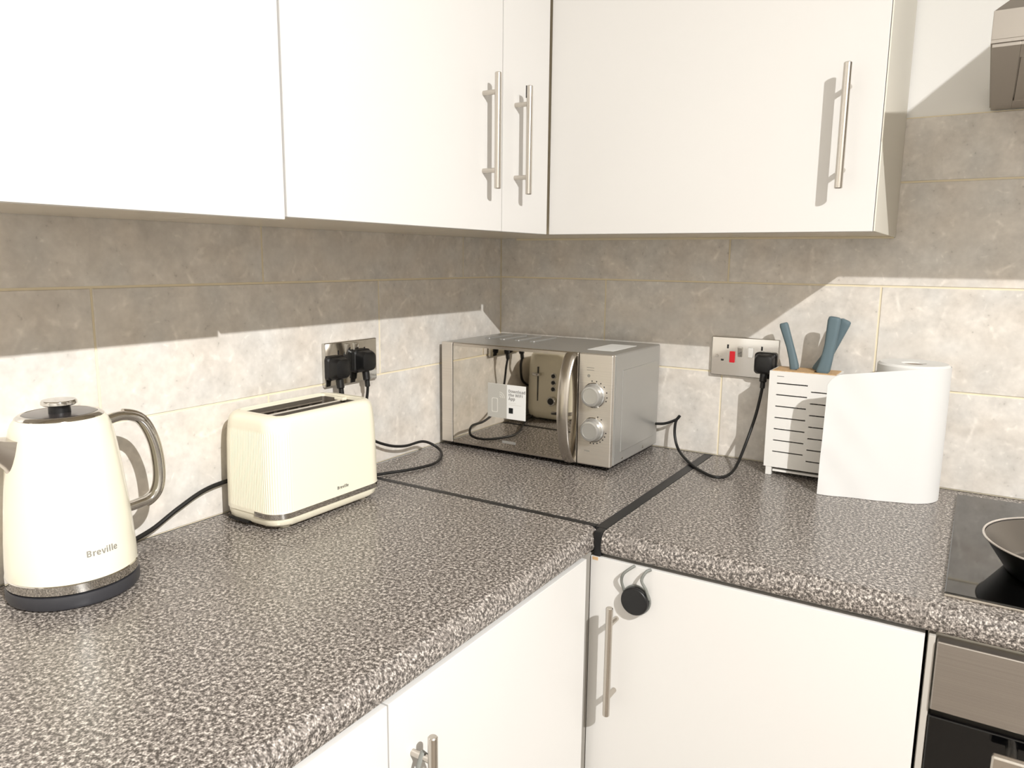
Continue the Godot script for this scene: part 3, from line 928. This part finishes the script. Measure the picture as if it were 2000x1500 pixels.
# ------------------------------------------------------------------ sockets, plugs and cords
func make_electrics() -> void:
	# local frame of a socket: x along the wall to the right, y up, z out of the wall
	var left := Transform3D(Basis(Vector3(0, 0, -1), Vector3(0, 1, 0), Vector3(1, 0, 0)), Vector3(0, 0.2315, 0.5660))
	var back := Transform3D(Basis(), Vector3(0.6460, 0.2310, 0))
	for e in [[left, "chrome double socket on the left wall with two black plugs", false], [back, "chrome double socket on the back wall with a red switch", true]]:
		var f: Transform3D = e[0]
		var t := thing("wall_socket", e[1], "socket", Vector3.ZERO, 0.0, "chrome double sockets")
		t.transform = Transform3D(f.basis, f.origin + Vector3(0, W, 0))
		part(t, "plate", rbox(Vector3(0, 0, 0.0045), Vector3(0.147, 0.087, 0.0085), 0.002, 2), M.chrome)
		for x in [-0.0095, 0.0135]:
			part(t, "rocker_switch", moved(rbox(Vector3(0, 0, 0), Vector3(0.0105, 0.0215, 0.006), 0.0015, 1), Transform3D(Basis(Vector3(1, 0, 0), 0.14), Vector3(x - (0.002 if not e[2] else 0.0), 0.0275 if not e[2] else 0.012, 0.0095))), M.chrome if not e[2] or x < 0 else M.white_plastic)
		for sx in [-1.0, 1.0]:
			part(t, "screw", rod(Vector3(0.0605 * sx, 0, 0.008), Vector3(0.0605 * sx, 0, 0.0092), 0.0034, 14, 0.0005), M.chrome)
			var ox: float = 0.037 * sx
			part(t, "earth_slot_shade", bx(Vector3(ox - 0.002, 0.0100 + 0.008, 0.0086), Vector3(ox + 0.002, 0.0190 + 0.008, 0.0089)), M.black_plastic)  # flat black face painted in for the darkness inside the earth hole
			for hx in [-0.011, 0.011]:
				part(t, "pin_slot_shade", bx(Vector3(ox + hx - 0.0032, -0.010, 0.0086), Vector3(ox + hx + 0.0032, -0.006, 0.0089)), M.black_plastic)  # pin holes are not cut: dark strips stand in for their inner shade
		if e[2]:
			part(t, "red_switch", rbox(Vector3(-0.0260, 0.0000, 0.0100), Vector3(0.0115, 0.0250, 0.005), 0.0012, 2), M.red_switch, "small red rocker switch")
	# plugs with cords
	var g := "black plugs with cords"
	var k := thing("power_cord", "kettle's black plug and cord, left plug of the chrome socket", "power cord", Vector3.ZERO, 0.0, g)
	plug(k, left, Vector3(-0.052, -0.006, 0.0))
	part(k, "cord", tube(catmull([Vector3(0.030, 0.176, 0.618), Vector3(0.024, 0.150, 0.620), Vector3(0.010, 0.10, 0.66), Vector3(0.009, 0.066, 0.76), Vector3(0.009, 0.060, 0.860), Vector3(0.010, 0.055, 0.918), Vector3(0.012, 0.038, 0.970), Vector3(0.014, 0.019, 1.015), Vector3(0.0205, 0.0125, 1.052)], 8), 0.0036, -1, 10), M.cord_black)
	k = thing("power_cord", "toaster's black plug with its cord looped beside the microwave", "power cord", Vector3.ZERO, 0.0, g)
	plug(k, left, Vector3(0.022, 0.001, 0.0))
	part(k, "cord", tube(catmull([Vector3(0.030, 0.184, 0.544), Vector3(0.026, 0.160, 0.5425), Vector3(0.018, 0.11, 0.545), Vector3(0.018, 0.068, 0.528), Vector3(0.026, 0.043, 0.482), Vector3(0.030, 0.031, 0.430), Vector3(0.034, 0.030, 0.372), Vector3(0.052, 0.014, 0.345), Vector3(0.082, 0.0045, 0.366), Vector3(0.112, 0.0042, 0.430), Vector3(0.102, 0.0042, 0.490), Vector3(0.074, 0.0042, 0.550), Vector3(0.052, 0.006, 0.610), Vector3(0.044, 0.010, 0.655)], 8), 0.0030, -1, 10), M.cord_black)
	k = thing("power_cord", "microwave's black plug and cord hanging from the back wall socket", "power cord", Vector3.ZERO, 0.0, g)
	plug(k, back, Vector3(0.0480, -0.008, 0.0))
	part(k, "cord", tube(catmull([Vector3(0.694, 0.172, 0.030), Vector3(0.6915, 0.150, 0.032), Vector3(0.686, 0.110, 0.040), Vector3(0.677, 0.060, 0.062), Vector3(0.6715, 0.016, 0.110), Vector3(0.668, 0.0042, 0.160), Vector3(0.652, 0.0042, 0.190), Vector3(0.620, 0.0042, 0.172), Vector3(0.568, 0.0042, 0.112), Vector3(0.522, 0.012, 0.050), Vector3(0.505, 0.040, 0.033), Vector3(0.504, 0.072, 0.029), Vector3(0.513, 0.088, 0.028), Vector3(0.505, 0.078, 0.0285), Vector3(0.480, 0.066, 0.0295), Vector3(0.4555, 0.062, 0.030)], 8), 0.0032, -1, 10), M.cord_black)

func plug(k: Node3D, f: Transform3D, at: Vector3) -> void:
	var r := []
	for e in [[0.0092, 0.0235, 0.0235, 0.007], [0.017, 0.0235, 0.0235, 0.008], [0.019, 0.0212, 0.0215, 0.009], [0.030, 0.0205, 0.0210, 0.011], [0.037, 0.0180, 0.0185, 0.011], [0.0395, 0.0130, 0.0140, 0.010]]:
		r.append(rr_ring(e[1], e[2], e[3], 5, e[0]))
	# rings are stacked along y: turn so that they are stacked out of the wall (z)
	var s := moved(loft(r), Transform3D(Basis(Vector3(1, 0, 0), PI / 2), Vector3.ZERO))
	var p := part(k, "plug", moved(s, f * Transform3D(Basis(), at)), M.black_plastic)
	var nk := rod(Vector3(0, -0.016, 0.024), Vector3(0, -0.040, 0.028), 0.0075, 14, 0.002)
	nk.append_array(rod(Vector3(0, -0.038, 0.028), Vector3(0, -0.053, 0.0298), 0.0052, 14, 0.001))
	part(p, "cord_sleeve", moved(nk, f * Transform3D(Basis(), at)), M.black_plastic)

# ------------------------------------------------------------------ knife block, knives, kitchen roll
func make_block() -> void:
	var t := thing("knife_block", "white slotted knife block with a wooden top, behind the kitchen roll", "knife block", Vector3(0.722, 0, 0.0))
	var wd := 0.130
	var z0 := 0.016
	var z1 := 0.094
	var y0 := 0.018
	var y1 := 0.2195
	var c := CSGCombiner3D.new()
	c.name = "body"
	t.add_child(c)
	var shell := CSGBox3D.new()
	shell.name = "shell"
	shell.size = Vector3(wd, y1 - y0, z1 - z0)
	shell.position = Vector3(wd / 2, (y0 + y1) / 2, (z0 + z1) / 2)
	shell.material = M.white_plastic
	c.add_child(shell)
	var cuts := [[Vector3(0.004, y0 + 0.004, z0 + 0.004), Vector3(wd - 0.004, y1 + 0.01, z1 - 0.004)]]
	for i in 7:
		var ya := 0.1945 - 0.0239 * i
		cuts.append([Vector3(0.0155, ya - 0.0013, z1 - 0.010), Vector3(0.0760, ya + 0.0013, z1 + 0.01)])
		cuts.append([Vector3(0.0825, ya - 0.0120 - 0.0013, z1 - 0.010), Vector3(0.1215, ya - 0.0120 + 0.0013, z1 + 0.01)])
	for e in cuts:
		var b := CSGBox3D.new()
		b.name = "cut"
		b.operation = CSGShape3D.OPERATION_SUBTRACTION
		b.size = e[1] - e[0]
		b.position = (e[0] + e[1]) / 2
		b.material = M.white_plastic
		c.add_child(b, true)
	# wooden insert in strips round three knife slots
	for e in [[0.0042, 0.030], [0.046, 0.080], [0.108, wd - 0.0042]]:
		part(t, "wooden_top", bx(Vector3(e[0], y1 - 0.010, z0 + 0.0042), Vector3(e[1], y1 + 0.0015, z1 - 0.0042), 0.0008, 1), M.bamboo)
	for zz in [[z0 + 0.0042, 0.032], [0.062, z1 - 0.0042]]:
		part(t, "wooden_top", bx(Vector3(0.030, y1 - 0.010, zz[0]), Vector3(0.046, y1 + 0.0012, zz[1])), M.bamboo)
	for zz in [[z0 + 0.0042, 0.024], [0.076, z1 - 0.0042]]:
		part(t, "wooden_top", bx(Vector3(0.080, y1 - 0.010, zz[0]), Vector3(0.108, y1 + 0.0012, zz[1])), M.bamboo)
	for x in [0.004, wd - 0.016]:
		part(t, "foot", bx(Vector3(x, 0, z1 - 0.014), Vector3(x + 0.012, y0, z1 - 0.001), 0.001, 1), M.white_plastic)
		part(t, "foot", bx(Vector3(x, 0, z0 + 0.001), Vector3(x + 0.012, y0, z0 + 0.014), 0.001, 1), M.white_plastic)
	part(t, "lower_rail", bx(Vector3(0.018, 0.0085, z1 - 0.012), Vector3(wd - 0.018, 0.0125, z1 - 0.003)), M.white_plastic)
	part(t, "printed_mark", bx(Vector3(0.0155, 0.2085, z1 - 0.0002), Vector3(0.0290, 0.2098, z1 + 0.0002)), M.grey_print)
	# knives
	var g := "grey-handled knives in the block"
	knife("grey-blue knife handle leaning left in the white block", Vector3(0.761, 0.2195, 0.047), Vector3(0.7325, 0.3150, 0.047), 0.0088, 0.0075, g)
	knife("tallest grey-blue knife handle standing upright in the white block", Vector3(0.8175, 0.2195, 0.062), Vector3(0.8335, 0.3330, 0.060), 0.0125, 0.0085, g)
	knife("grey-blue knife handle half hidden behind the tallest one", Vector3(0.8030, 0.2195, 0.034), Vector3(0.8510, 0.3260, 0.034), 0.0115, 0.0080, g)

func knife(label: String, a: Vector3, b: Vector3, rx: float, rz: float, g: String) -> void:
	var t := thing("knife", label, "knife", a, 0.0, g)
	var d := b - a
	var side := Vector3(0, 0, 1).cross(d.normalized())
	var rings := []
	var st := [[0.0, 0.95, 0.0], [0.06, 1.05, 0.06], [0.25, 0.92, 0.14], [0.5, 0.86, 0.14], [0.75, 0.94, 0.06], [0.93, 1.0, 0.0], [0.985, 0.9, 0.0], [1.0, 0.66, 0.0]]
	for e in st:
		var R := PackedVector3Array()
		for i in 18:
			var q := TAU * i / 18.0
			var cx: float = signf(cos(q)) * pow(absf(cos(q)), 0.7)
			var cz: float = signf(sin(q)) * pow(absf(sin(q)), 0.7)
			R.append(d * e[0] + side * (cx * rx * e[1] - e[2] * rx * 1.6) + Vector3(0, 0, 1) * cz * rz * e[1])
		rings.append(R)
	part(t, "handle", loft(rings), M.knife_grip, "matt grey-blue handle", 50.0)
	var n := d.normalized()
	part(t, "blade", tube(PackedVector3Array([n * 0.004, -n * 0.09, -n * 0.15]), rx * 0.6, 0.0009, 8, side, 0.5), M.blade_steel)

func make_roll() -> void:
	var c := Vector3(0.981, 0, 0.085)
	var t := thing("kitchen_roll", "white kitchen roll with a loose sheet hanging left, beside the hob", "kitchen roll", c)
	var R := 0.0615
	var H := 0.2560
	part(t, "roll", lathe([[0.0195, 0.0], [R - 0.002, 0.0], [R, 0.002], [R, H - 0.004], [R - 0.004, H], [0.0215, H - 0.001], [0.0195, H - 0.003], [0.0195, 0.0]], 80), M.roll_end)
	part(t, "core", lathe_open([[0.0180, 0.0], [0.0194, 0.0], [0.0194, H - 0.004], [0.0180, H - 0.004], [0.0180, 0.0]], 40), M.cardboard, "cardboard core")
	# loose outer sheet: leaves the roll at the front and hangs out to the left
	var n0 := Vector2(0.263, 0.965)
	var a0 := atan2(n0.y, n0.x)
	var path := []
	for i in 25:
		var a := a0 - deg_to_rad(175) * (1.0 - i / 24.0)
		path.append(Vector2(cos(a), sin(a)) * (R + 0.0016))
	var T: Vector2 = path[-1]
	var dir := Vector2(-n0.y, n0.x)
	var L := 0.157
	for i in range(1, 25):
		var u := i / 24.0
		path.append(T + dir * L * u + n0 * (0.0035 * sin(u * 5.0) * u - 0.004 * u * u))
	var th := 0.0009
	var front := []
	var back := []
	var rows := 9
	for i in path.size():
		var p: Vector2 = path[i]
		var tg: Vector2 = (path[mini(i + 1, path.size() - 1)] - path[maxi(i - 1, 0)]).normalized()
		var nn := Vector2(tg.y, -tg.x)
		if nn.dot(p) < 0 and i < 25: nn = -nn
		if i >= 25: nn = n0
		var u := maxf(0.0, (i - 24) / 24.0)
		var top := H - 0.004 - 0.020 * u - (0.018 * pow(maxf(0.0, (u - 0.80) / 0.20), 3.0))
		var low := 0.0006
		var f := []
		var b := []
		for j in rows:
			var v := j / (rows - 1.0)
			var y := lerpf(low, top, v)
			var wob := 0.0022 * sin(v * 7.0 + u * 9.0) * u + 0.0014 * sin(v * 17.0 - u * 13.0) * u
			var q := p + nn * wob - (dir * 0.004 * u * v)
			f.append(Vector3(q.x, y, q.y))
			var qb := q - nn * th
			b.append(Vector3(qb.x, y, qb.y))
		front.append(f)
		back.append(b)
	var s := PackedVector3Array()
	for i in path.size() - 1:
		for j in rows - 1:
			quad(s, front[i][j], front[i + 1][j], front[i + 1][j + 1], front[i][j + 1])
			quad(s, back[i][j], back[i][j + 1], back[i + 1][j + 1], back[i + 1][j])
		quad(s, front[i][rows - 1], front[i + 1][rows - 1], back[i + 1][rows - 1], back[i][rows - 1])
		quad(s, front[i][0], back[i][0], back[i + 1][0], front[i + 1][0])
	var e := path.size() - 1
	for j in rows - 1:
		quad(s, front[e][j], back[e][j], back[e][j + 1], front[e][j + 1])
		quad(s, front[0][j], front[0][j + 1], back[0][j + 1], back[0][j])
	part(t, "loose_sheet", orient(s), M.paper, "loose outer sheet", 60.0)

# ------------------------------------------------------------------ discs on straps
func strap_disc(called_label: String, at: Vector3, turn: float, up: float) -> void:
	# origin at the disc's back centre; local z points away from the door
	var t := thing("strap_disc", called_label, "door strap", at, turn, "black discs on grey straps")
	part(t, "disc", moved(lathe([[0, 0.002], [0.0205, 0.002], [0.0228, 0.0035], [0.0232, 0.010], [0.0222, 0.0125], [0.0205, 0.0135], [0, 0.0138]], 48), Transform3D(Basis(Vector3(1, 0, 0), PI / 2), Vector3.ZERO)), M.black_plastic)
	part(t, "disc_edge", moved(lathe_open([[0.0215, 0.0005], [0.0246, 0.0005], [0.0246, 0.0035], [0.0215, 0.0035], [0.0215, 0.0005]], 48), Transform3D(Basis(Vector3(1, 0, 0), PI / 2), Vector3.ZERO)), M.strap_grey)
	var loop := catmull([Vector3(-0.0205, 0.010, 0.0035), Vector3(-0.0235, 0.028, 0.009), Vector3(-0.0195, up - 0.013, 0.012), Vector3(-0.0085, up - 0.002, 0.007), Vector3(-0.005, up, 0.0015)], 8)
	part(t, "strap", tube(loop, 0.0024, 0.0024, 10), M.strap_grey, "grey rubbery strap")
	var loop2 := catmull([Vector3(0.0215, 0.006, 0.0035), Vector3(0.0185, 0.024, 0.009), Vector3(0.0125, 0.036, 0.012), Vector3(0.0125, up - 0.012, 0.012), Vector3(0.0175, up - 0.002, 0.008), Vector3(0.0225, up, 0.0015)], 8)
	part(t, "strap", tube(loop2, 0.0024, 0.0024, 10), M.strap_grey, "grey rubbery strap")

func make_straps() -> void:
	strap_disc("black disc on a grey strap hung over the back base cabinet door", Vector3(0.6527, -0.0990, 0.5973), 0.0, 0.0560)
	# the second hangs on the handle of the left base cabinet
	var t := thing("strap_disc", "grey strap and black disc hanging on the base cabinet handle at the bottom", "door strap", Vector3(0.5715, -0.236, 1.049), PI / 2, "black discs on grey straps")
	part(t, "disc", moved(lathe([[0, 0.002], [0.0205, 0.002], [0.0228, 0.0035], [0.0232, 0.010], [0.0222, 0.0125], [0, 0.0138]], 48), Transform3D(Basis(Vector3(1, 0, 0), PI / 2), Vector3.ZERO)), M.black_plastic)
	for sx in [-1.0, 1.0]:
		part(t, "strap", tube(catmull([Vector3(0.019 * sx, 0.010, 0.004), Vector3(0.022 * sx - 0.004, 0.045, 0.012), Vector3(0.012 * sx - 0.010, 0.098, 0.014), Vector3(-0.013, 0.1195, 0.015)], 8), 0.0032, 0.0020, 10), M.strap_grey, "grey rubbery strap")

func _ready() -> void:
	rng.seed = 20
	make_view()
	make_materials()
	spotlight(Vector3(2.30, CEIL, 1.805), Vector3(-0.42, -0.84, 0.34), 13.5, "small steel ceiling spotlight aimed at the kitchen corner")
	make_room()
	make_worktops()
	make_cabinets()
	make_cooking()
	make_microwave()
	make_toaster()
	make_kettle()
	make_roll()
	make_block()
	make_electrics()
	make_straps()
